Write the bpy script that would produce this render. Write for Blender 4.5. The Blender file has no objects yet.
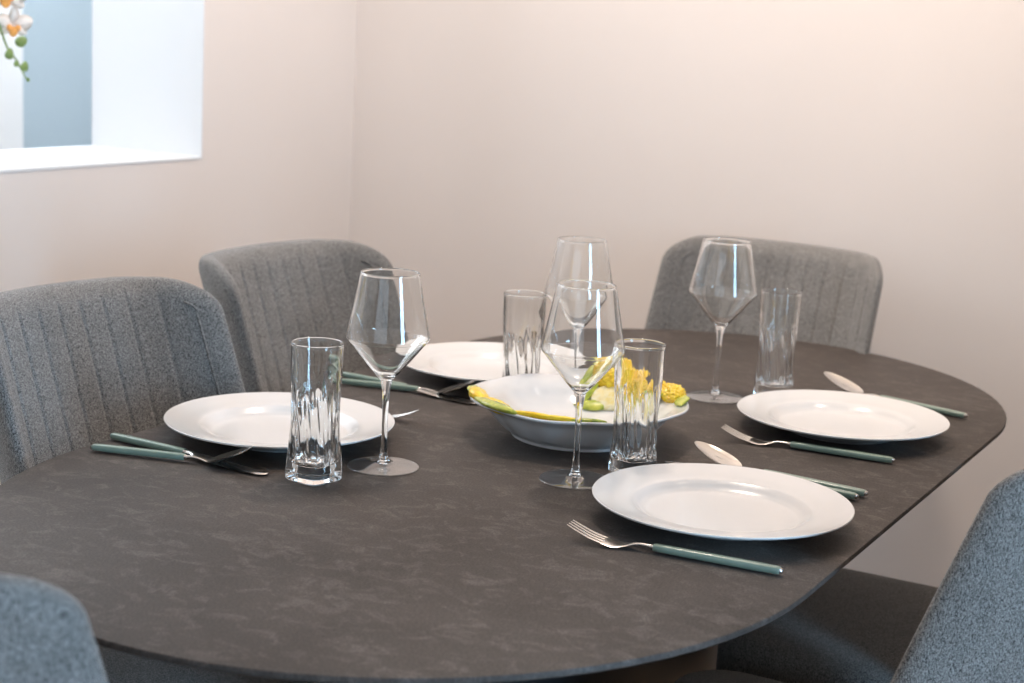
import bpy, bmesh, math, random
from mathutils import Vector, Matrix
random.seed(4)
PI = math.pi
S = bpy.context.scene
COL = S.collection
TZ = 0.75            # height of the table top


# ------------------------------------------------------------------ helpers
def link_mesh(name, bm, mat, parent=None, smooth=True, angle=None):
    me = bpy.data.meshes.new(name)
    bmesh.ops.recalc_face_normals(bm, faces=bm.faces[:])
    bm.to_mesh(me)
    bm.free()
    for m in (mat if isinstance(mat, (list, tuple)) else [mat]):
        me.materials.append(m)
    if smooth:
        me.polygons.foreach_set('use_smooth', [True] * len(me.polygons))
        if angle is not None:
            me.set_sharp_from_angle(angle=math.radians(angle))
    o = bpy.data.objects.new(name, me)
    COL.objects.link(o)
    if parent is not None:
        o.parent = parent
    return o


def tag(o, label, cat, group=None):
    o['label'] = label
    o['category'] = cat
    if group:
        o['group'] = group
    return o


def thing(name, label, cat, loc=(0, 0, 0), rz=0.0, group=None):
    o = bpy.data.objects.new(name, None)
    o.empty_display_size = 0.05
    COL.objects.link(o)
    o.location = loc
    o.rotation_euler = (0, 0, rz)
    return tag(o, label, cat, group)


def copy_tree(o, parent=None):
    c = o.copy()
    COL.objects.link(c)
    if parent is not None:
        c.parent = parent
    for ch in list(o.children):
        copy_tree(ch, c)
    return c


def structure(name, bm, mat):
    o = link_mesh(name, bm, mat, smooth=False)
    o['kind'] = 'structure'
    return o


def box(bm, lo, hi):
    v = [bm.verts.new((x, y, z)) for x in (lo[0], hi[0]) for y in (lo[1], hi[1]) for z in (lo[2], hi[2])]
    for f in ((0, 1, 3, 2), (4, 6, 7, 5), (0, 4, 5, 1), (2, 3, 7, 6), (0, 2, 6, 4), (1, 5, 7, 3)):
        bm.faces.new([v[i] for i in f])


def rings(bm, loops, close_first=False, close_last=False, wrap=False):
    """loops: list of closed loops of coordinates (same length), bridged in order"""
    vs = [[bm.verts.new(p) for p in lp] for lp in loops]
    n = len(vs[0])
    pairs = list(zip(vs[:-1], vs[1:]))
    if wrap:
        pairs.append((vs[-1], vs[0]))
    for a, b in pairs:
        for i in range(n):
            j = (i + 1) % n
            bm.faces.new((a[i], a[j], b[j], b[i]))
    if close_first:
        bm.faces.new(vs[0])
    if close_last:
        bm.faces.new(vs[-1][::-1])
    return vs


def lathe(bm, prof, n=64, cap=True):
    """prof: list of (r, z); r = 0 at an end closes it in a point"""
    vs = []
    for r, z in prof:
        if r <= 1e-7:
            vs.append([bm.verts.new((0, 0, z))])
        else:
            vs.append([bm.verts.new((r * math.cos(2 * PI * i / n), r * math.sin(2 * PI * i / n), z)) for i in range(n)])
    for a, b in zip(vs[:-1], vs[1:]):
        for i in range(n):
            j = (i + 1) % n
            if len(a) == 1 and len(b) == 1:
                continue
            if len(a) == 1:
                bm.faces.new((a[0], b[i], b[j]))
            elif len(b) == 1:
                bm.faces.new((a[i], a[j], b[0]))
            else:
                bm.faces.new((a[i], a[j], b[j], b[i]))


def spline(pts, k=8):
    """Catmull-Rom through control points of any dimension"""
    P = [pts[0]] + list(pts) + [pts[-1]]
    out = []
    for i in range(1, len(P) - 2):
        for s in range(k):
            t = s / k
            a, b, c, d = P[i - 1], P[i], P[i + 1], P[i + 2]
            out.append(tuple(0.5 * (2 * b[m] + (c[m] - a[m]) * t + (2 * a[m] - 5 * b[m] + 4 * c[m] - d[m]) * t * t
                                    + (3 * b[m] - a[m] - 3 * c[m] + d[m]) * t ** 3) for m in range(len(b))))
    out.append(tuple(pts[-1]))
    return out


def tube(bm, path, rad, n=10, cap=True):
    """round tube along path; rad a number or a list"""
    loops = []
    P = [Vector(p) for p in path]
    up = Vector((0.123, 0.311, 0.94)).normalized()
    for i, p in enumerate(P):
        d = (P[min(i + 1, len(P) - 1)] - P[max(i - 1, 0)]).normalized()
        a = d.cross(up)
        if a.length < 1e-3:
            a = d.cross(Vector((1, 0, 0)))
        a.normalize()
        b = d.cross(a)
        r = rad[i] if isinstance(rad, (list, tuple)) else rad
        loops.append([p + r * (math.cos(2 * PI * k / n) * a + math.sin(2 * PI * k / n) * b) for k in range(n)])
    rings(bm, loops, cap, cap)


def ssmooth(a, b, x):
    t = max(0.0, min(1.0, (x - a) / (b - a)))
    return t * t * (3 - 2 * t)


# ------------------------------------------------------------------ materials
def new_mat(name):
    m = bpy.data.materials.new(name)
    m.use_nodes = True
    nt = m.node_tree
    b = nt.nodes['Principled BSDF']
    return m, nt, b


def N(nt, kind, **kw):
    n = nt.nodes.new(kind)
    for k, v in kw.items():
        if k in n.inputs:
            n.inputs[k].default_value = v
        else:
            setattr(n, k, v)
    return n


def ramp(nt, src, stops):
    r = nt.nodes.new('ShaderNodeValToRGB')
    el = r.color_ramp.elements
    el[0].position, el[0].color = stops[0][0], (*stops[0][1], 1)
    el[1].position, el[1].color = stops[-1][0], (*stops[-1][1], 1)
    for p, c in stops[1:-1]:
        e = el.new(p)
        e.color = (*c, 1)
    nt.links.new(src, r.inputs[0])
    return r.outputs[0]


def bump(nt, b, src, strength, dist):
    n = N(nt, 'ShaderNodeBump', Strength=strength, Distance=dist)
    nt.links.new(src, n.inputs['Height'])
    nt.links.new(n.outputs[0], b.inputs['Normal'])


def coords(nt, scale=(1, 1, 1)):
    tc = nt.nodes.new('ShaderNodeTexCoord')
    mp = nt.nodes.new('ShaderNodeMapping')
    mp.inputs['Scale'].default_value = scale
    nt.links.new(tc.outputs['Object'], mp.inputs[0])
    return mp.outputs[0]


def noise(nt, vec, scale, detail=4, rough=0.55, **kw):
    n = N(nt, 'ShaderNodeTexNoise', Scale=scale, Detail=detail, Roughness=rough, **kw)
    nt.links.new(vec, n.inputs['Vector'])
    return n.outputs['Fac']


def paint(name, col, rough=0.6, var=0.03):
    m, nt, b = new_mat(name)
    f = noise(nt, coords(nt), 2.5, 5)
    nt.links.new(ramp(nt, f, [(0.3, tuple(c * (1 - var) for c in col)), (0.7, tuple(min(1, c * (1 + var)) for c in col))]), b.inputs['Base Color'])
    b.inputs['Roughness'].default_value = rough
    f2 = noise(nt, coords(nt), 160, 2)
    bump(nt, b, f2, 0.06, 0.001)
    return m


M_wall = paint('warm_white_wall_paint', (0.80, 0.735, 0.69), 0.55, 0.015)
M_white = paint('bright_white_paint', (0.78, 0.79, 0.80), 0.5, 0.01)
M_far_shade = paint('far_wall_shade_colour', (0.37, 0.435, 0.475), 0.6, 0.02)  # far wall lies in shade; that blue-grey shade is put into its colour
M_ceil = paint('ceiling_paint', (0.86, 0.84, 0.81), 0.7, 0.01)

m, nt, b = new_mat('oak_floor')
v = coords(nt, (1, 9, 1))
nt.links.new(ramp(nt, noise(nt, v, 3, 6), [(0.3, (0.36, 0.26, 0.18)), (0.7, (0.50, 0.38, 0.27))]), b.inputs['Base Color'])
b.inputs['Roughness'].default_value = 0.45
M_floor = m

# mottled brown-grey ceramic
m, nt, b = new_mat('brown_grey_ceramic')
v1 = coords(nt, (1.3, 1.0, 1))
big = noise(nt, v1, 5, 8, 0.62, Distortion=0.6)
v2 = coords(nt, (1.5, 1.0, 1))
fleck = noise(nt, v2, 34, 7, 0.68, Distortion=0.8)
fine = noise(nt, coords(nt), 420, 3, 0.7)
c1 = ramp(nt, big, [(0.32, (0.047, 0.0395, 0.0355)), (0.68, (0.074, 0.063, 0.057))])
c2 = ramp(nt, fleck, [(0.50, (0, 0, 0)), (0.72, (0.062, 0.055, 0.051))])
c3 = ramp(nt, fine, [(0.38, (0.70, 0.70, 0.70)), (0.64, (1.30, 1.29, 1.28))])
ad = N(nt, 'ShaderNodeMixRGB', blend_type='ADD')
ad.inputs[0].default_value = 0.95
nt.links.new(c1, ad.inputs[1]); nt.links.new(c2, ad.inputs[2])
mu = N(nt, 'ShaderNodeMixRGB', blend_type='MULTIPLY')
mu.inputs[0].default_value = 1
nt.links.new(ad.outputs[0], mu.inputs[1]); nt.links.new(c3, mu.inputs[2])
nt.links.new(mu.outputs[0], b.inputs['Base Color'])
b.inputs['Roughness'].default_value = 0.58
b.inputs['Specular IOR Level'].default_value = 0.2
bump(nt, b, fine, 0.08, 0.0006)
M_ceramic = m

# grey woven upholstery
def fabric(name, dark, light):
    m, nt, b = new_mat(name)
    va = coords(nt, (1.0, 1.0, 0.22))
    vb = coords(nt, (0.7, 0.7, 1.0))
    a = noise(nt, va, 1150, 3, 0.7)
    c = noise(nt, vb, 1100, 3, 0.7)
    mx = N(nt, 'ShaderNodeMath', operation='ADD')
    nt.links.new(a, mx.inputs[0]); nt.links.new(c, mx.inputs[1])
    hf = N(nt, 'ShaderNodeMath', operation='MULTIPLY')
    hf.inputs[1].default_value = 0.5
    nt.links.new(mx.outputs[0], hf.inputs[0])
    mid = tuple((d + l) / 2 for d, l in zip(dark, light))
    col = ramp(nt, hf.outputs[0], [(0.42, dark), (0.5, mid), (0.58, light)])
    wv = noise(nt, coords(nt), 14, 4)
    tint = ramp(nt, wv, [(0.3, (0.9, 0.9, 0.9)), (0.7, (1.08, 1.08, 1.08))])
    mu = N(nt, 'ShaderNodeMixRGB', blend_type='MULTIPLY')
    mu.inputs[0].default_value = 1
    nt.links.new(col, mu.inputs[1]); nt.links.new(tint, mu.inputs[2])
    nt.links.new(mu.outputs[0], b.inputs['Base Color'])
    b.inputs['Roughness'].default_value = 0.9
    b.inputs['Specular IOR Level'].default_value = 0.15
    b.inputs['Sheen Weight'].default_value = 0.25
    b.inputs['Sheen Roughness'].default_value = 0.5
    bump(nt, b, hf.outputs[0], 0.5, 0.0012)
    return m


M_fabric = fabric('grey_woven_fabric', (0.018, 0.0185, 0.0185), (0.37, 0.362, 0.35))


def plain(name, col, rough, metal=0.0, coat=0.0, spec=0.5, nscale=60, var=0.06):
    m, nt, b = new_mat(name)
    f = noise(nt, coords(nt), nscale, 3)
    nt.links.new(ramp(nt, f, [(0.3, tuple(c * (1 - var) for c in col)), (0.7, tuple(min(1, c * (1 + var)) for c in col))]), b.inputs['Base Color'])
    b.inputs['Roughness'].default_value = rough
    b.inputs['Metallic'].default_value = metal
    b.inputs['Coat Weight'].default_value = coat
    b.inputs['Coat Roughness'].default_value = 0.08
    b.inputs['Specular IOR Level'].default_value = spec
    return m


M_porcelain = plain('white_porcelain', (0.69, 0.692, 0.69), 0.22, coat=0.4, var=0.005)
M_bowl = plain('glazed_white_earthenware', (0.70, 0.71, 0.72), 0.2, coat=0.5, var=0.01)
M_steel = plain('brushed_steel', (0.62, 0.60, 0.57), 0.22, metal=1.0, var=0.03, nscale=300)
M_green = plain('sage_green_handle', (0.185, 0.26, 0.215), 0.3, coat=0.3, var=0.08, nscale=40)
M_black = plain('black_powder_coat', (0.012, 0.012, 0.013), 0.45)
M_leaf_dark = plain('orchid_leaf_green', (0.07, 0.16, 0.04), 0.4)
M_bud = plain('orchid_bud_green', (0.17, 0.26, 0.07), 0.45, var=0.2)
M_petal = plain('cream_pink_petal', (0.90, 0.85, 0.80), 0.6, var=0.05)
M_lip = plain('orange_orchid_lip', (0.86, 0.40, 0.10), 0.5, var=0.15, nscale=150)
M_pot = plain('white_ceramic_pot', (0.8, 0.8, 0.8), 0.3)
M_bark = plain('potting_bark', (0.10, 0.06, 0.035), 0.9, var=0.4)


def glaze(name, c0, c1, scale=90):
    m, nt, b = new_mat(name)
    f = noise(nt, coords(nt), scale, 5, 0.6)
    nt.links.new(ramp(nt, f, [(0.35, c0), (0.65, c1)]), b.inputs['Base Color'])
    b.inputs['Roughness'].default_value = 0.25
    b.inputs['Coat Weight'].default_value = 0.4
    bump(nt, b, f, 0.3, 0.002)
    return m


M_lemon = glaze('lemon_yellow_glaze', (0.86, 0.52, 0.006), (0.92, 0.68, 0.03))
M_flesh = glaze('pale_lemon_flesh_glaze', (0.80, 0.66, 0.25), (0.86, 0.82, 0.62), 120)
M_leaf = glaze('lime_leaf_glaze', (0.20, 0.30, 0.02), (0.62, 0.62, 0.09), 70)

m, nt, b = new_mat('clear_glass')
b.inputs['Base Color'].default_value = (0.985, 0.992, 0.99, 1)
b.inputs['Roughness'].default_value = 0.0
b.inputs['IOR'].default_value = 1.5
b.inputs['Transmission Weight'].default_value = 1.0
M_glass = m

# thin sheet glass: walls of the wine glasses and their feet
m, nt, b = new_mat('thin_glass')
nt.nodes.remove(b)
lw = N(nt, 'ShaderNodeLayerWeight')
lw.inputs['Blend'].default_value = 0.5
pw = N(nt, 'ShaderNodeMath', operation='POWER'); pw.inputs[1].default_value = 3.0
ml = N(nt, 'ShaderNodeMath', operation='MULTIPLY_ADD'); ml.inputs[1].default_value = 0.95; ml.inputs[2].default_value = 0.05
nt.links.new(lw.outputs['Facing'], pw.inputs[0]); nt.links.new(pw.outputs[0], ml.inputs[0])
tr = N(nt, 'ShaderNodeBsdfTransparent'); tr.inputs[0].default_value = (0.985, 0.99, 0.99, 1)
gl = N(nt, 'ShaderNodeBsdfGlossy'); gl.inputs['Roughness'].default_value = 0.01
mxs = N(nt, 'ShaderNodeMixShader')
nt.links.new(ml.outputs[0], mxs.inputs[0]); nt.links.new(tr.outputs[0], mxs.inputs[1]); nt.links.new(gl.outputs[0], mxs.inputs[2])
nt.links.new(mxs.outputs[0], nt.nodes['Material Output'].inputs[0])
M_thin = m

# ------------------------------------------------------------------ the room
# x runs along the table, y across it, origin under the middle of the table
XB, YL, YR, XR, H = 1.10, 1.10, -2.6, -4.2, 2.65
OU0, OU1, OZ0, OZ1, YO = -0.62, 0.61, TZ + 0.227, 2.02, 1.365

bm = bmesh.new(); box(bm, (XR - .2, YR - .2, -.1), (XB + .2, 3.0, 0.0)); structure('floor', bm, M_floor)
bm = bmesh.new(); box(bm, (XR - .2, YR - .2, H), (XB + 1.2, 3.0, H + .1)); structure('ceiling', bm, M_ceil)
bm = bmesh.new(); box(bm, (XB, YR - .2, 0), (XB + .15, YO, H)); structure('wall_back', bm, M_wall)
bm = bmesh.new()
for lo, hi in (((XR, YL, 0), (OU0, YO, H)), ((OU1, YL, 0), (XB, YO, H)), ((OU0, YL, 0), (OU1, YO, OZ0 - .004)), ((OU0, YL, OZ1), (OU1, YO, H))):
    box(bm, lo, hi)
structure('wall_left', bm, M_wall)
# white lining of the pass-through opening: sill board, jambs and head
bm = bmesh.new()
box(bm, (OU0, YL - .002, OZ0 - .004), (OU1, YO, OZ0))
structure('trim_1', bm, M_white)
bm = bmesh.new(); box(bm, (OU1 - .003, YL - .002, OZ0), (OU1, YO, OZ1)); structure('trim_2', bm, M_white)
bm = bmesh.new(); box(bm, (OU0, YL - .002, OZ0), (OU0 + .003, YO, OZ1)); structure('trim_3', bm, M_white)
bm = bmesh.new(); box(bm, (OU0, YL - .002, OZ1 - .003), (OU1, YO, OZ1)); structure('trim_4', bm, M_white)
# next room seen through the opening
bm = bmesh.new(); box(bm, (XR, 2.7, 0), (XB + 1.2, 2.85, H)); structure('wall_far', bm, M_far_shade)
bm = bmesh.new(); box(bm, (-0.7, 1.90, 0), (0.96, 2.02, H)); structure('wall_partition', bm, M_white)
bm = bmesh.new(); box(bm, (XB + 1.1, YO, 0), (XB + 1.2, 2.7, H)); structure('wall_side', bm, M_white)
bm = bmesh.new(); box(bm, (XB, YO, 0), (XB + 1.2, YO + .05, H)); structure('wall_passage', bm, M_white)
# white-framed window of the next room, in the partition
bm = bmesh.new()
for lo, hi in (((-.60, 1.02), (-.54, 2.22)), ((.44, 1.02), (.50, 2.22)), ((-.54, 1.02), (.44, 1.07)), ((-.54, 2.17), (.44, 2.22))):
    box(bm, (lo[0], 1.865, lo[1]), (hi[0], 1.90, hi[1]))
structure('window_3', bm, M_white)
# right wall, and the rear wall with its wide glazed doors (daylight comes in there)
bm = bmesh.new()
box(bm, (XR, YR - .15, 0), (-1.55, YR, H)); box(bm, (-.55, YR - .15, 0), (XB, YR, H)); box(bm, (-1.55, YR - .15, 2.3), (-.55, YR, H)); box(bm, (-1.55, YR - .15, 0), (-.55, YR, .25))
structure('wall_right', bm, M_wall)
bm = bmesh.new()
for lo, hi in (((-1.55, .25), (-1.49, 2.3)), ((-.61, .25), (-.55, 2.3)), ((-1.49, .25), (-.61, .31)), ((-1.49, 2.24), (-.61, 2.3))):
    box(bm, (lo[0], YR - .09, lo[1]), (hi[0], YR - .03, hi[1]))
structure('window_2', bm, M_white)
bm = bmesh.new()
box(bm, (XR - .15, YR, 2.25), (XR, YL, H)); box(bm, (XR - .15, YR, 0), (XR, -2.2, 2.25)); box(bm, (XR - .15, 0.6, 0), (XR, YL, 2.25))
structure('wall_rear', bm, M_wall)
bm = bmesh.new()
for y0, y1 in ((-2.2, -2.13), (-0.85, -0.75), (0.53, 0.6)):
    box(bm, (XR - .1, y0, 0.0), (XR - .03, y1, 2.25))
box(bm, (XR - .1, -2.2, 2.18), (XR - .03, .6, 2.25)); box(bm, (XR - .1, -2.2, 0.0), (XR - .03, .6, .08))
structure('window_1', bm, M_white)

# ------------------------------------------------------------------ table
def table_loop(inset, z, n_end=40, n_side=10):
    L, e, bb = 0.385, 0.452 - inset, 0.4216 - inset
    pts = []
    for i in range(n_end + 1):
        t = -PI / 2 + PI * i / n_end
        pts.append((L + e * math.cos(t), bb * math.sin(t), z))
    for i in range(1, n_side):
        pts.append((L - 2 * L * i / n_side, bb, z))
    for i in range(n_end + 1):
        t = PI / 2 + PI * i / n_end
        pts.append((-L + e * math.cos(t), bb * math.sin(t), z))
    for i in range(1, n_side):
        pts.append((-L + 2 * L * i / n_side, -bb, z))
    return pts


table = thing('dining_table', 'oval dining table with a dark brown-grey mottled stone-look top', 'table')
bm = bmesh.new()
rings(bm, [table_loop(i, TZ + z) for i, z in ((0.0016, 0), (0.0006, -.0004), (0, -.0014), (0, -.0052), (.0008, -.0062), (.010, -.0075), (.045, -.022), (.06, -.024))], True, True)
link_mesh('tabletop', bm, M_ceramic, table, angle=35)
bm = bmesh.new()
rings(bm, [[(x * s, y * s2, z) for x, y, _ in table_loop(0.06, 0)] for s, s2, z in ((.56, .40, TZ - .024), (.55, .38, TZ - .045), (.53, .30, TZ - .09), (.53, .27, .10), (.53, .30, .03))], True, True)
link_mesh('pedestal', bm, M_black, table, angle=35)
bm = bmesh.new()
rings(bm, [[(x * s, y * s2, z) for x, y, _ in table_loop(0.06, 0)] for s, s2, z in ((.55, .66, .03), (.56, .67, .02), (.56, .67, .0))], True, True)
link_mesh('base', bm, M_black, table, angle=35)

# ------------------------------------------------------------------ chairs
def chair_back(TOP=0.894, BOT=0.44, W=0.200):
    ch0, ch1, nch = -0.144, 0.144, 8
    pitch = (ch1 - ch0) / nch
    lines = [ch0 + pitch * i for i in range(nch + 1)]
    rc, h0, re = 0.042, 0.024, 0.026
    NX, NZ = 260, 90

    def mid(x, z):
        y = -0.200 - 0.31 * (z - 0.45) - 0.06 * max(0, z - .62) ** 2
        a = abs(x)
        y += 0.05 * (a / W) ** 2 + 0.065 * ssmooth(0.11, 0.215, a) ** 1.3
        return y

    def width(z):
        w = W + 0.010 * (1 - (z - BOT) / (TOP - BOT))
        return w

    def half(x, z, w):
        # distance to the rounded outline
        qx, qz = abs(x) - (w - rc), z - (TOP - rc)
        if qx > 0 and qz > 0:
            d = rc - math.hypot(qx, qz)
        else:
            d = min(w - abs(x), TOP - z)
        d = min(d, z - BOT + 0.004)
        d = max(0.0, d)
        t = min(1.0, d / re)
        return h0 * math.sqrt(max(0.0, 1 - (1 - t) ** 2)), d

    def top_of(sx, w):
        a = abs(sx) - (w - rc)
        crown = 0.006 * (1 - (sx / w) ** 2)
        if a <= 0:
            return TOP + crown * 0
        return TOP - rc + math.sqrt(max(0.0, rc * rc - a * a))

    front, back = [], []
    for i in range(NX + 1):
        s = -1 + 2 * i / NX
        s = math.sin(s * PI / 2) * 0.25 + s * 0.75
        fr, bk = [], []
        for j in range(NZ + 1):
            t = j / NZ
            t = t ** 0.8 * 0.5 + (1 - (1 - t) ** 1.6) * 0.5
            x = s * W
            zt = top_of(x, W)
            z = BOT + (zt - BOT) * t
            x *= width(z) / W
            h, d = half(x / (width(z) / W), z, W)
            g = 0.0
            if ch0 - .01 < x < ch1 + .01:
                dl = min(abs(x - l) for l in lines)
                fade = ssmooth(0.008, 0.036, TOP - z)
                inside = 1.0 if ch0 < x < ch1 else 0.0
                g = (-0.0026 * math.exp(-(dl / 0.0022) ** 2) + inside * 0.0013 * math.sqrt(min(1, dl / (pitch / 2)))) * fade
            y = mid(x, z)
            fr.append((x, y + h + g * min(1, d / .02), z))
            bk.append((x, y - h, z))
        front.append(fr); back.append(bk)
    bm = bmesh.new()
    F = [[bm.verts.new(p) for p in c] for c in front]
    B = [[bm.verts.new(p) for p in c] for c in back]
    for i in range(NX):
        for j in range(NZ):
            bm.faces.new((F[i][j], F[i + 1][j], F[i + 1][j + 1], F[i][j + 1]))
            bm.faces.new((B[i][j], B[i][j + 1], B[i + 1][j + 1], B[i + 1][j]))
    bmesh.ops.remove_doubles(bm, verts=bm.verts[:], dist=0.0004)
    edge = [e for e in bm.edges if len(e.link_faces) == 1]
    if edge:
        bmesh.ops.holes_fill(bm, edges=edge, sides=0)
    # piping that follows the outline a little inside the front face
    pipes = []
    for side in (1, -1):
        pipe = bmesh.new()
        path = []
        for k in range(60):
            z = BOT + .02 + (TOP - rc - BOT - .02) * k / 59
            x = side * (width(z) - 0.030)
            h, d = half(side * (W - .030), z, W)
            path.append((x, mid(x, z) + h + .0002, z))
        for k in range(1, 15):
            a = PI / 2 * k / 14 * 0.75
            rr = rc - .028
            x = side * (W - rc + rr * math.cos(a)); z = TOP - rc + rr * math.sin(a)
            h, d = half(x, z, W)
            path.append((x, mid(x, z) + h + .0002, z))
        tube(pipe, path, 0.0016, 6)
        pipes.append(pipe)
    return bm, pipes


def chair_seat():
    bm = bmesh.new()
    loops = []

    def lp(inset, z):
        w, d, r = 0.200 - inset, 0.205 - inset, 0.07 - inset * .6
        pts = []
        for cx, cy, a0 in ((w - r, d - r, 0), (-w + r, d - r, 90), (-w + r, -d + r, 180), (w - r, -d + r, 270)):
            for k in range(9):
                a = math.radians(a0 + 90 * k / 8)
                pts.append((cx + r * math.cos(a), cy + r * math.sin(a), z))
        return pts
    for inset, z in ((.03, .385), (.006, .39), (0, .40), (0, .455), (.003, .466), (.010, .474), (.024, .480), (.06, .484)):
        loops.append(lp(inset, z))
    rings(bm, loops, True, True)
    return bm


chair = thing('dining_chair', 'x', 'chair', group='grey upholstered chairs around the table')
bk, pipes = chair_back()
back = link_mesh('backrest', bk, M_fabric, chair)
for pb in pipes:
    link_mesh('piping', pb, M_fabric, back)
link_mesh('seat', chair_seat(), M_fabric, chair, angle=50)
for sx in (-1, 1):
    for sy in (-1, 1):
        bm = bmesh.new()
        tube(bm, [(sx * .15, sy * .15, .40), (sx * .185, sy * .19, 0.0)], [.016, .010], 14)
        link_mesh('leg', bm, M_black, chair, angle=40)

CH = [  # x, y, heading (direction the sitter faces), label
    (-0.275, 0.285, -90, 'grey channel-backed chair at left behind the near-left plate, nearer of the two there'),
    (0.220, 0.34, -90, 'grey channel-backed chair right of the wall opening, second along the left side'),
    (0.645, 0.097, 176, 'grey channel-backed chair at the far head of the table against the back wall'),
    (-0.797, 0.058, 0, 'grey chair at lower left, only its blurred rounded back corner in view'),
    (-0.128, -0.350, 90, 'grey chair at lower right edge with a blurred bluish reclining back'),
    (0.345, -0.33, 90, 'grey chair whose shaded dark seat shows under the right table edge'),
]
for i, (x, y, h, lab) in enumerate(CH):
    o = chair if i == 0 else copy_tree(chair)
    o.location = (x, y, 0)
    o.rotation_euler = (0, 0, math.radians(h - 90))
    o['label'] = lab

# ------------------------------------------------------------------ plates
bm = bmesh.new()
top = spline([(0.0, .0062), (.050, .0062), (.074, .0068), (.083, .0095), (.090, .0145), (.096, .0172), (.112, .0195), (.128, .0225), (.1335, .0238)], 6)
edge = [(.1346, .0239), (.1350, .0233), (.1347, .0224)]
bot = spline([(.1335, .0212), (.116, .0178), (.102, .0148), (.092, .0105), (.082, .0058), (.074, .0028), (.0705, .0006), (.069, 0.0), (.067, .0006), (.064, .0022), (.04, .0026), (0.0, .0026)], 5)
lathe(bm, top + edge + bot, 96)
plate = link_mesh('dinner_plate', bm, M_porcelain)
PL = [(-.239, .278, 'white dinner plate on the left side behind the near tumbler'),
      (.231, .256, 'white dinner plate at far left, behind the bowl and partly hidden by a tumbler'),
      (-.218, -.272, 'white dinner plate nearest the camera at front right, behind a fork'),
      (.254, -.250, 'white dinner plate at far right, beside the right-hand wine glass and tumbler')]
for i, (x, y, lab) in enumerate(PL):
    o = plate if i == 0 else copy_tree(plate)
    o.location = (x, y, TZ + .0002)
    tag(o, lab, 'plate', 'white dinner plates')

# ------------------------------------------------------------------ wine glasses
def wine_glass():
    g = thing('wine_glass', 'x', 'wine glass', group='angular wine glasses')
    t = 0.0011
    out = spline([(.0066, .1000), (.0098, .1035), (.0150, .1090), (.0230, .1185), (.0320, .1295), (.0410, .1408)], 5) + spline([(.0450, .1452), (.0464, .1482), (.0461, .1515), (.0436, .1640), (.0392, .1850), (.0348, .2080), (.0325, .2190)], 5)
    rim = [(.0326 + .0009 * math.cos(q), .2198 + .0009 * math.sin(q)) for q in [math.radians(d) for d in (-30, 10, 50, 90, 130, 170, 210)]]
    rim = [(r_ - .0009, z_) for r_, z_ in rim]
    inn = spline([(.0314, .2185), (.0337, .2080), (.0381, .1850), (.0425, .1640), (.0449, .1515), (.0452, .1484), (.0440, .1458)], 5) + spline([(.0399, .1413), (.0308, .1302), (.0217, .1194), (.0136, .1102), (.0080, .1058), (.0, .1040)], 5)
    bm = bmesh.new(); lathe(bm, out + rim + inn, 96); link_mesh('bowl', bm, M_glass, g)
    st = [(0.0, .1034)] + spline([(.0060, .1024), (.0066, .0998), (.0058, .0960), (.0047, .0900), (.0040, .083), (.0035, .072), (.0033, .055), (.0033, .038), (.0036, .024), (.0044, .014), (.0062, .0085), (.0085, .0062)], 6) + [(0.0, .0060)]
    bm = bmesh.new(); lathe(bm, st, 48); link_mesh('stem', bm, M_glass, g)
    ft = spline([(.0085, .0060), (.014, .0046), (.024, .0033), (.034, .0024), (.0395, .0019)], 5) + [(.0404, .0014), (.0404, .0008), (.0398, .0003), (.036, .0), (.030, .0003), (.015, .0012), (0, .0014)]
    bm = bmesh.new(); lathe(bm, [(0, .0060)] + ft, 96); link_mesh('foot', bm, M_thin, g)
    return g


glass = wine_glass()
GL = [(-.271, .111, 'empty wine glass at left, standing beside the near-left tumbler and plate'),
      (-.181, -.084, 'empty wine glass in the middle foreground, in front of the lemon bowl'),
      (.325, -.047, 'empty wine glass at far right, in front of the head chair'),
      (.163, .093, 'empty wine glass behind the lemon bowl, its bowl showing above the foreground glass')]
for i, (x, y, lab) in enumerate(GL):
    o = glass if i == 0 else copy_tree(glass)
    o.location = (x, y, TZ + .0002)
    o['label'] = lab

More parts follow.
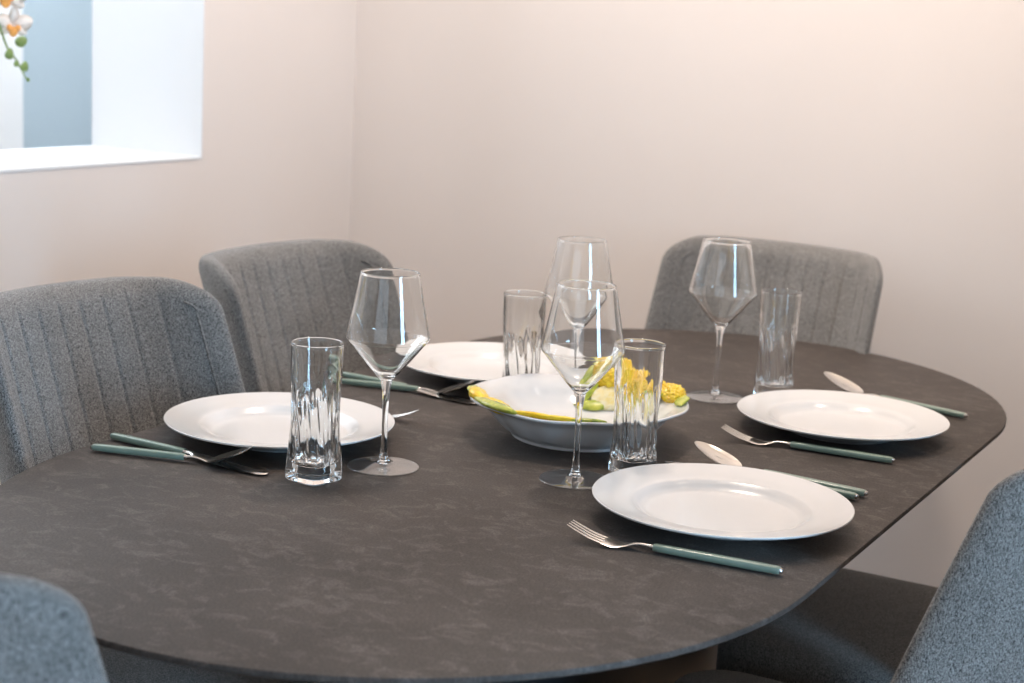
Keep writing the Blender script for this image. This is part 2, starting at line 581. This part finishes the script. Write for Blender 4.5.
# ------------------------------------------------------------------ tumblers
def tumbler():
    n = 220
    bm = bmesh.new()

    def loop(f, z, r_sq, r_c, amp, twist, ph=0.0):
        pts = []
        for k in range(n):
            a = 2 * PI * k / n
            # rounded square of half side r_sq
            c, s = abs(math.cos(a)), abs(math.sin(a))
            p = 5.0
            rs = r_sq / (c ** p + s ** p) ** (1 / p)
            r = rs * (1 - f) + r_c * f
            r += amp * (math.sin(9 * a + 62 * z + ph) + .6 * math.sin(5 * a - 95 * z + ph * 2) + .38 * math.sin(23 * a + 30 * z + 2.0 * math.sin(3 * a)))
            aa = a + twist
            pts.append((r * math.cos(aa), r * math.sin(aa), z))
        return pts
    loops = []
    Hh = 0.150
    K = 44
    for k in range(K + 1):
        t = k / K
        z = .0018 + (Hh - .0026) * t
        f = ssmooth(.10, .72, t)
        ro = 0.0268 + (0.0279 - 0.0268) * t - .0016 * math.sin(PI * min(1, t / .8))
        amp = .00022 * ssmooth(.06, .2, t) * (1 - ssmooth(.50, .72, t))
        loops.append(loop(f, z, .0246 - .0030 * ssmooth(0.0, .5, t) + .003 * ssmooth(.4, 1, t), ro, amp, 0.0))
    for rr, zz in ((.0281, -.0002), (.0279, .0005), (.0274, .0009), (.0267, .0009), (.0262, .0005), (.0260, -.0002)):
        loops.append(loop(1, Hh + zz, .02, rr, 0, 0))
    for k in range(K + 1):
        t = 1 - k / K
        z = .0215 + (Hh - .002 - .0215) * t
        f = ssmooth(-.25, .55, t)
        ri = .0240 + (.0262 - .0240) * t - .0012 * math.sin(PI * t)
        amp = .0011 * (1 - ssmooth(.45, .72, t)) * ssmooth(-.05, .1, t)
        loops.append(loop(f, z, .0185, ri, amp, 0.25 * (1 - t), 1.3))
    inner_low = loops[-1]
    for s, z in ((.93, .0190), (.78, .0176), (.55, .0168), (.25, .0164)):
        loops.append([(x * s, y * s, z) for x, y, _ in inner_low])
    base = [loop(0, .0004, .0238, .02, 0, 0), loop(0, 0.0, .0225, .02, 0, 0), loop(0, .0016, .0150, .02, 0, 0), loop(0, .0026, .008, .02, 0, 0)]
    rings(bm, base[::-1] + loops, True, True)
    return link_mesh('tumbler', bm, M_glass)


tb = tumbler()
TB = [(-.359, .143, -10, 'square-based clear tumbler at left, in front of the near-left plate'),
      (.387, -.109, 34, 'square-based clear tumbler at far right, behind the far-right plate'),
      (-.113, -.1225, 39, 'square-based clear tumbler in front of the lemon bowl, beside the nearest plate'),
      (.098, .139, 20, 'square-based clear tumbler behind the lemon bowl, in front of the far-left plate')]
for i, (x, y, a, lab) in enumerate(TB):
    o = tb if i == 0 else copy_tree(tb)
    o.location = (x, y, TZ + .0002)
    o.rotation_euler = (0, 0, math.radians(a))
    tag(o, lab, 'drinking glass', 'square-based tumblers')

# ------------------------------------------------------------------ cutlery (each along +x from handle end to tip, origin at the handle end)
def strip(bm, stations, n=12, p=2.6):
    """stations: (x, z_mid, half width, half thickness)"""
    loops = []
    for x, z, w, h in stations:
        lp = []
        for k in range(n):
            a = 2 * PI * k / n
            c, s = math.cos(a), math.sin(a)
            lp.append((x, w * math.copysign(abs(c) ** (2 / p), c), z + h * math.copysign(abs(s) ** (2 / p), s)))
        loops.append(lp)
    rings(bm, loops, True, True)


def handle(parent, L=0.118, z0=.0046, z1=.0054):
    bm = bmesh.new()
    st = [(0.0, z0, .0030, .0024), (.0012, z0, .0042, .0032), (.004, z0, .0047, .0036), (.02, z0, .0050, .0039), (.06, (z0 + z1) / 2, .0049, .0039), (L - .012, z1, .0045, .0037), (L - .001, z1, .0043, .0035), (L, z1, .0036, .0030)]
    strip(bm, st, 16, 3.2)
    hd = link_mesh('handle', bm, M_green, parent, angle=50)
    bm = bmesh.new()
    strip(bm, [(-.0022, z0, .0014, .0012), (-.0014, z0, .0030, .0022), (.0016, z0, .0040, .0030)], 16, 3)
    cp = link_mesh('end_cap', bm, M_steel, hd, angle=50)
    bm = bmesh.new()
    strip(bm, [(L - .001, z1, .0034, .0028), (L + .002, z1, .0030, .0025), (L + .004, z1, .0024, .0020)], 16, 3)
    link_mesh('collar', bm, M_steel, hd, angle=50)


def make_fork():
    f = thing('fork', 'x', 'fork', group='forks with sage green handles')
    handle(f, .125)
    hd = bmesh.new()
    strip(hd, spline([(.126, .0056, .0024, .0020), (.134, .0062, .0022, .0015), (.143, .0058, .0028, .0012), (.153, .0030, .0075, .0010), (.162, .0017, .0112, .0009), (.170, .0024, .0116, .0009), (.176, .0036, .0114, .0008)], 5), 16, 2.4)
    for k in range(4):
        y = -.0093 + .0062 * k
        y2 = y * .90
        strip(hd, spline([(.1745, .0033, .0020, .0008), (.188, .0062, .0018, .0008), (.200, .0105, .0015, .0007), (.212, .0155, .0009, .0005)], 5), 10, 2.2)
        nv = 10 * 16
        hd.verts.ensure_lookup_table()
        for v in hd.verts[-nv:]:
            v.co.y += y + (y2 - y) * (v.co.x - .1745) / .0375
    link_mesh('head', hd, M_steel, f, angle=60)
    return f


def make_knife():
    k = thing('table_knife', 'x', 'knife', group='table knives with sage green handles')
    handle(k, .112)
    bm = bmesh.new()
    out = spline([(.114, -.0030, .0030), (.124, -.0034, .0036), (.134, -.0078, .0058), (.160, -.0092, .0072), (.195, -.0094, .0082), (.215, -.0078, .0082), (.226, -.0035, .0076), (.2305, .0020, .0050)], 6)
    tz = [.0058 - .0040 * ssmooth(.114, .20, x) for x, _, _ in out]
    loops = []
    for (x, a, c), z in zip(out, tz):
        th = .0011 if x > .128 else .0020
        lp = [(x, a, z), (x, a + (c - a) * .25, z + th * .7), (x, c - (c - a) * .15, z + th), (x, c, z + th * .6), (x, c, z - th * .6), (x, c - (c - a) * .15, z - th), (x, a + (c - a) * .25, z - th * .7)]
        loops.append(lp)
    rings(bm, loops, True, True)
    link_mesh('blade', bm, M_steel, k, angle=40)
    return k


def make_spoon():
    s = thing('spoon', 'x', 'spoon', group='spoons with sage green handles')
    handle(s, .112)
    bm = bmesh.new()
    strip(bm, spline([(.113, .0056, .0024, .0020), (.122, .0064, .0021, .0015), (.132, .0050, .0024, .0013), (.141, .0036, .0050, .0010)], 6), 14, 2.3)
    # oval shell, open upward
    NU, NV = 36, 10
    cx, lx, wy = .163, .027, .0185

    def pt(u, q, low):
        a = 2 * PI * u / NU
        ex = lx * q * math.cos(a) * (1 + .06 * math.cos(a)); ey = wy * q * math.sin(a) * (1 - .10 * math.cos(a))
        dep = .0085 * (1 - q * q)
        rimz = .0025 + .0215 * ((ex + lx) / (2 * lx))
        return (cx + ex, ey, rimz - dep + .0055 * (1 - q) - low + .0012)
    for low in (0.0, .0011):
        c = bm.verts.new(pt(0, 0, low)); prev = None
        for j in range(1, NV + 1):
            ring = [bm.verts.new(pt(u, j / NV, low if j < NV else low * .8)) for u in range(NU)]
            for u in range(NU):
                w = (u + 1) % NU
                if prev is None:
                    bm.faces.new((c, ring[u], ring[w]))
                else:
                    bm.faces.new((prev[u], prev[w], ring[w], ring[u]))
            prev = ring
        if low == 0.0:
            first = prev
    for u in range(NU):
        w = (u + 1) % NU
        bm.faces.new((first[u], first[w], prev[w], prev[u]))
    link_mesh('bowl', bm, M_steel, s, angle=60)
    return s


fork, knife, spoon = make_fork(), make_knife(), make_spoon()


def lay(src, first, hx, hy, tx, ty, label, z=0.0):
    o = src if first else copy_tree(src)
    o.location = (hx, hy, TZ + z)
    o.rotation_euler = (0, 0, math.atan2(ty - hy, tx - hx))
    o['label'] = label
    return o


lay(fork, True, -.351, -.385, -.371, -.181, 'fork with green handle nearest the camera, in front of the nearest plate', .0006)
lay(fork, False, .130, -.354, .112, -.150, 'fork with green handle between the two right-hand plates', .0006)
lay(fork, False, -.094, .402, -.078, .200, 'fork mostly hidden behind the near-left plate, only its tip showing', .0006)
lay(knife, True, -.055, -.366, -.046, -.146, 'knife almost wholly hidden behind the nearest plate, its green handle end showing', .0006)
lay(knife, False, -.372, .418, -.384, .19, 'knife with green handle beside the near-left plate, behind the spoon', .0006)
lay(knife, False, .083, .412, .062, .19, 'knife with green handle in front of the far-left plate, beyond the spoon', .0006)
lay(spoon, True, -.423, .400, -.372, .21, 'spoon with green handle at near left, in front of the knife', .0006)
lay(spoon, False, .045, .388, .088, .20, 'spoon with green handle behind the left wine glass, near the far-left plate', .0006)
lay(spoon, False, -.036, -.371, -.023, -.162, 'spoon behind the nearest plate, its bowl end pointing toward the front tumbler', .0006).scale = (1.10, 1.1, 1)
lay(spoon, False, .437, -.366, .488, -.146, 'spoon behind the far-right plate, bowl end and green handle end showing', .0006).scale = (1.16, 1.1, 1)

# ------------------------------------------------------------------ serving bowl with lemons in relief
bowl = thing('serving_bowl', 'white glazed bowl with raised yellow lemons and green leaves, in the table centre', 'bowl', (0.002, 0.006, TZ + .0002))
bm = bmesh.new()
inn = spline([(0, .0100), (.050, .0105), (.075, .0150), (.095, .0265), (.108, .0380), (.120, .0450), (.1325, .0492)], 6)
lip = [(.1346, .0490), (.1352, .0478), (.1346, .0464)]
outp = spline([(.1325, .0452), (.120, .0395), (.112, .0340), (.103, .0235), (.092, .0120), (.0855, .0070), (.0825, .0045), (.0815, .0020), (.0805, .0003), (.0770, .0002), (.0740, .0030), (.03, .0040), (0, .0040)], 5)
lathe(bm, inn + lip + outp, 120)
# slightly wavy hand-formed rim and lobed side
for v in bm.verts:
    r = math.hypot(v.co.x, v.co.y)
    a = math.atan2(v.co.y, v.co.x)
    if r > .09:
        v.co.z += .0009 * math.sin(7 * a + .7) * ssmooth(.09, .13, r)
    if .083 < r < .125:
        k = .0012 * math.sin(14 * a) * ssmooth(.083, .092, r) * (1 - ssmooth(.112, .125, r))
        v.co.x *= 1 + k / r; v.co.y *= 1 + k / r
link_mesh('body', bm, M_bowl, bowl)


def bowl_z(r):
    for (r0, z0), (r1, z1) in zip(inn[:-1], inn[1:]):
        if r0 <= r <= r1 and r1 > r0:
            return z0 + (z1 - z0) * (r - r0) / (r1 - r0)
    return .0492


def blob(name, mat, ang, rad, half_t, half_r, high, tilt=0.0, bumps=0.0, freq=60, lift=0.0, point=0.0, roll=0.0):
    """relief form on the inner wall near the rim: half_t along the rim, half_r across it"""
    bm = bmesh.new()
    bmesh.ops.create_uvsphere(bm, u_segments=72, v_segments=40, radius=1)
    a = math.radians(ang)
    for v in bm.verts:
        x, y, z = v.co
        e = 1.0
        if point:
            e = 1 - point * abs(x) ** 2.2
        px, py, pz = x * half_t, y * half_r * e, z * high
        if bumps:
            k = bumps * (math.sin(freq * x + 2 * y) * math.sin(freq * .8 * y + 1.3) + .7 * math.sin(freq * 1.3 * z + 4 * x) * math.sin(freq * .9 * x - 2 * y))
            px += k * x * half_t; py += k * y * half_r * 2; pz += k * z * high * 3
        c, s = math.cos(roll), math.sin(roll)
        px, py = c * px - s * py, s * px + c * py
        r = rad + py * math.cos(tilt) - pz * math.sin(tilt)
        zz = bowl_z(min(.134, rad)) + lift + py * math.sin(tilt) + pz * math.cos(tilt)
        v.co = (r * math.cos(a) - px * math.sin(a), r * math.sin(a) + px * math.cos(a), zz)
    return link_mesh(name, bm, mat, bowl)


# directions: camera sees the bowl from (-1.76, -.85); its right is about -60 deg, its far side about 28 deg
RT = -61.6
def at(deg): return RT + deg      # 0 = right in the photo, 90 = far, 180 = left, 270 = near
blob('lemon', M_lemon, at(63), .117, .030, .017, .0155, .55, .05, 17, .006)
blob('lemon', M_lemon, at(41), .119, .032, .017, .0150, .55, .05, 19, .006)
blob('lemon', M_lemon, at(17), .124, .026, .014, .0120, .45, .05, 18, .004)
blob('lemon_slice', M_flesh, at(62), .094, .027, .020, .005, .75, .01, 13, .006)
blob('lemon_slice', M_flesh, at(33), .100, .028, .019, .005, .75, .01, 13, .005)
blob('leaf', M_leaf, at(80), .104, .009, .034, .004, .75, .008, 9, .006, 0, .35)
blob('leaf', M_leaf, at(74), .081, .026, .009, .003, .6, .008, 9, .004, .85, -.1)
blob('leaf', M_leaf, at(50), .100, .024, .010, .004, .75, .008, 9, .011, .85, .5)
blob('leaf', M_leaf, at(28), .104, .022, .009, .004, .75, .008, 9, .010, .85, -.4)
blob('leaf', M_leaf, at(2), .127, .022, .010, .0035, .4, .008, 9, .003, .85, .2)
blob('lemon', M_lemon, at(190), .124, .026, .013, .0085, .45, .016, 10, .003)
blob('lemon', M_lemon, at(213), .119, .030, .013, .0080, .45, .016, 10, .003)
blob('leaf', M_leaf, at(218), .1290, .046, .0125, .0050, .15, .008, 9, .0035, .85, .06)
blob('leaf', M_leaf, at(177), .129, .022, .0090, .0035, .2, .008, 9, .002, .85)
blob('lemon_branch', M_lemon, at(245), .1235, .034, .0080, .0040, .4, .012, 12, .003, .3)
blob('lemon_branch', M_lemon, at(258), .1255, .028, .0060, .0035, .4, .012, 12, .003, .3)
blob('leaf', M_leaf, at(272), .1275, .024, .0060, .0035, .35, .008, 9, .002, .85)

# ------------------------------------------------------------------ orchid on the sill of the opening
orchid = thing('potted_orchid', 'potted orchid with drooping cream-pink blossoms and green buds at the wall opening', 'plant', (0.02, 1.25, OZ0 + .0005))
ox, oy, oz = orchid.location
bm = bmesh.new(); lathe(bm, [(0, 0), (.045, 0), (.05, .004), (.062, .10), (.064, .11), (.060, .11), (.056, .09), (0, .09)], 48); link_mesh('pot', bm, M_pot, orchid, angle=40)
bm = bmesh.new(); lathe(bm, [(0, .0895), (.056, .0895), (.05, .098), (.02, .102), (0, .101)], 30)
link_mesh('soil', bm, M_bark, orchid)
for k in range(5):
    a = k * 2.4 + 2.2
    bm = bmesh.new()
    lp = []
    for i in range(13):
        t = i / 12
        r = .01 + .15 * t; z = .10 + .09 * math.sin(t * 2.0) - .04 * t * t
        w = .026 * math.sin(PI * min(1, .12 + .88 * t)) ** .7 + .002
        cx, cy = r * math.cos(a), r * math.sin(a) * .55
        px, py = -math.sin(a), math.cos(a)
        lp.append([(cx + px * w, cy + py * w, z + .006), (cx, cy, z), (cx - px * w, cy - py * w, z + .006), (cx, cy, z - .002)])
    rings(bm, lp, True, True)
    link_mesh('leaf', bm, M_leaf_dark, orchid)


def W(px, py, pz):      # room point to plant coordinates
    return (px - ox, py - oy, pz + TZ - oz)


stem_pts = [(0, 0, .10), (.03, 0, .32), (.10, -.005, .50), (.17, -.005, .53), W(.235, 1.24, .50), W(.256, 1.24, .445), W(.272, 1.24, .412), W(.290, 1.24, .394), W(.302, 1.24, .378), W(.313, 1.24, .362)]
bm = bmesh.new()
sp = spline(stem_pts, 8)
tube(bm, sp, [.0030 - .0018 * i / (len(sp) - 1) for i in range(len(sp))], 8)
link_mesh('flower_stem', bm, M_bud, orchid)


def bud(px, pz, r, tilt):
    bm = bmesh.new()
    bmesh.ops.create_uvsphere(bm, u_segments=20, v_segments=14, radius=1)
    for v in bm.verts:
        z = v.co.z
        k = (1 - .25 * z)
        v.co = Vector((v.co.x * r * k, v.co.y * r * k, z * r * 1.35))
    bmesh.ops.rotate(bm, verts=bm.verts[:], cent=(0, 0, 0), matrix=Matrix.Rotation(tilt, 3, 'Y'))
    bmesh.ops.translate(bm, verts=bm.verts[:], vec=W(px, 1.236, pz))
    link_mesh('bud', bm, M_bud, orchid)


bud(.300, .424, .0090, 1.2); bud(.272, .403, .0072, .2); bud(.306, .382, .0068, .3); bud(.288, .387, .0044, .2); bud(.314, .360, .0030, -.6)


def blossom(px, py, pz, size, yaw, pitch):
    bm = bmesh.new()
    rot = Matrix.Rotation(yaw, 3, 'Z') @ Matrix.Rotation(pitch, 3, 'X')
    o = Vector(W(px, py, pz))
    for ang, ln, wd in ((90, .9, .5), (215, .85, .45), (325, .85, .45), (12, .95, .85), (168, .95, .85)):
        a = math.radians(ang)
        lp = []
        for i in range(11):
            t = i / 10
            w = wd * .5 * math.sin(PI * min(.97, .06 + .92 * t)) ** .6
            c = Vector((math.cos(a), 0, math.sin(a))) * ln * t + Vector((0, -.16 * math.sin(t * 2.4) + .14 * t * t, 0))
            s = Vector((-math.sin(a), 0, math.cos(a))) * w
            dn = Vector((0, .025, 0))
            lp.append([o + rot @ ((c + s + dn * 2) * size), o + rot @ (c * size), o + rot @ ((c - s + dn * 2) * size), o + rot @ ((c + dn) * size)])
        rings(bm, lp, True, True)
    f = link_mesh('blossom', bm, M_petal, orchid)
    bm = bmesh.new()
    for dx, dz, sx, sz in ((0, -.28, .20, .26), (-.2, -.1, .13, .15), (.2, -.1, .13, .15)):
        g = bmesh.new()
        bmesh.ops.create_uvsphere(bm, u_segments=14, v_segments=10, radius=1, matrix=Matrix.Translation(o) @ rot.to_4x4() @ Matrix.Translation((dx * size, -.22 * size, dz * size)) @ Matrix.Diagonal((sx * size, .13 * size, sz * size, 1)))
        g.free()
    link_mesh('lip', bm, M_lip, f)


blossom(.276, 1.232, .452, .036, -.5, .35)
blossom(.258, 1.228, .500, .040, -.9, .1)
blossom(.215, 1.225, .530, .040, -.4, 0)

# ------------------------------------------------------------------ light
def area(name, loc, to, sx, sy, power, col, spread=180):
    l = bpy.data.lights.new(name, 'AREA')
    l.shape = 'RECTANGLE'; l.size = sx; l.size_y = sy; l.energy = power; l.color = col
    l.spread = math.radians(spread)
    o = bpy.data.objects.new(name, l); COL.objects.link(o)
    o.location = loc
    o.rotation_euler = (Vector(to) - Vector(loc)).to_track_quat('-Z', 'Y').to_euler()
    return o


def spot(name, loc, to, power, col, ang, blend=0.9, r=.06):
    l = bpy.data.lights.new(name, 'SPOT')
    l.energy = power; l.color = col; l.spot_size = math.radians(ang); l.spot_blend = blend; l.shadow_soft_size = r
    o = bpy.data.objects.new(name, l); COL.objects.link(o)
    o.location = loc
    o.rotation_euler = (Vector(to) - Vector(loc)).to_track_quat('-Z', 'Y').to_euler()
    return o


area('daylight_rear_doors', (XR - .12, -0.8, 1.15), (0, -.8, 1.1), 2.7, 2.1, 15, (0.72, 0.86, 1.0))
area('daylight_right_window', (-1.05, YR - .02, 1.275), (-.65, .4, 1.1), .5, 1.95, 12, (0.40, 0.70, 1.0), 80)
area('daylight_next_room', (-.05, 1.885, 1.62), (-.05, 0, 1.40), .98, 1.1, 13, (0.86, 0.93, 1.0))
area('added_fill_next_room', (1.30, 1.50, 2.6), (1.15, 2.1, 0.6), 1.1, .16, 34, (0.86, 0.93, 1.0))  # added cool fill, brightens the far wall and partition; no lamp seen there
lp = bpy.data.lights.new('pendant_bulb', 'POINT'); lp.energy = 23; lp.color = (1.0, .83, .71); lp.shadow_soft_size = .08
lo = bpy.data.objects.new('pendant_bulb', lp); COL.objects.link(lo); lo.location = (.25, .15, 2.1)
spot('downlight_wall_right', (.66, -.72, 2.62), (1.05, -.62, .45), 25, (1.0, .82, .67), 80)
spot('downlight_wall_middle', (.60, .35, 2.62), (1.05, .35, 1.1), 13, (1.0, .82, .67), 80)
w = bpy.data.worlds.new('sky'); S.world = w; w.use_nodes = True
bgn = w.node_tree.nodes['Background']
bgn.inputs[0].default_value = (0.75, 0.87, 1.0, 1); bgn.inputs[1].default_value = 0.3

# ------------------------------------------------------------------ camera
F_PX, PITCH, ROLL, YAW = 1634.9, 0.1896, 0.0525, 1.07583
fh = Vector((math.sin(YAW), math.cos(YAW), 0)); rt = Vector((math.cos(YAW), -math.sin(YAW), 0))
fw = fh * math.cos(PITCH) + Vector((0, 0, -math.sin(PITCH)))
up = rt.cross(fw)
r2 = rt * math.cos(ROLL) + up * math.sin(ROLL); u2 = up * math.cos(ROLL) - rt * math.sin(ROLL)
cd = bpy.data.cameras.new('camera'); cam = bpy.data.objects.new('camera', cd); COL.objects.link(cam)
mw = Matrix((r2, u2, -fw)).transposed().to_4x4(); mw.translation = Vector((-1.762, -.849, TZ + .49))
cam.matrix_world = mw
cd.sensor_width = 36; cd.lens = F_PX * 36 / 1024
cd.clip_start = .02
cd.dof.use_dof = True; cd.dof.focus_distance = 1.74; cd.dof.aperture_fstop = 6.3
S.camera = cam
S.view_settings.view_transform = 'Standard'; S.view_settings.look = 'None'
S.view_settings.exposure = 0.52; S.view_settings.gamma = 1.0
try: S.view_settings.use_curve_mapping = False
except Exception: pass
S.cycles.max_bounces = 16; S.cycles.transmission_bounces = 16; S.cycles.transparent_max_bounces = 16; S.cycles.glossy_bounces = 8; S.cycles.diffuse_bounces = 5
S.cycles.caustics_refractive = True; S.cycles.caustics_reflective = True
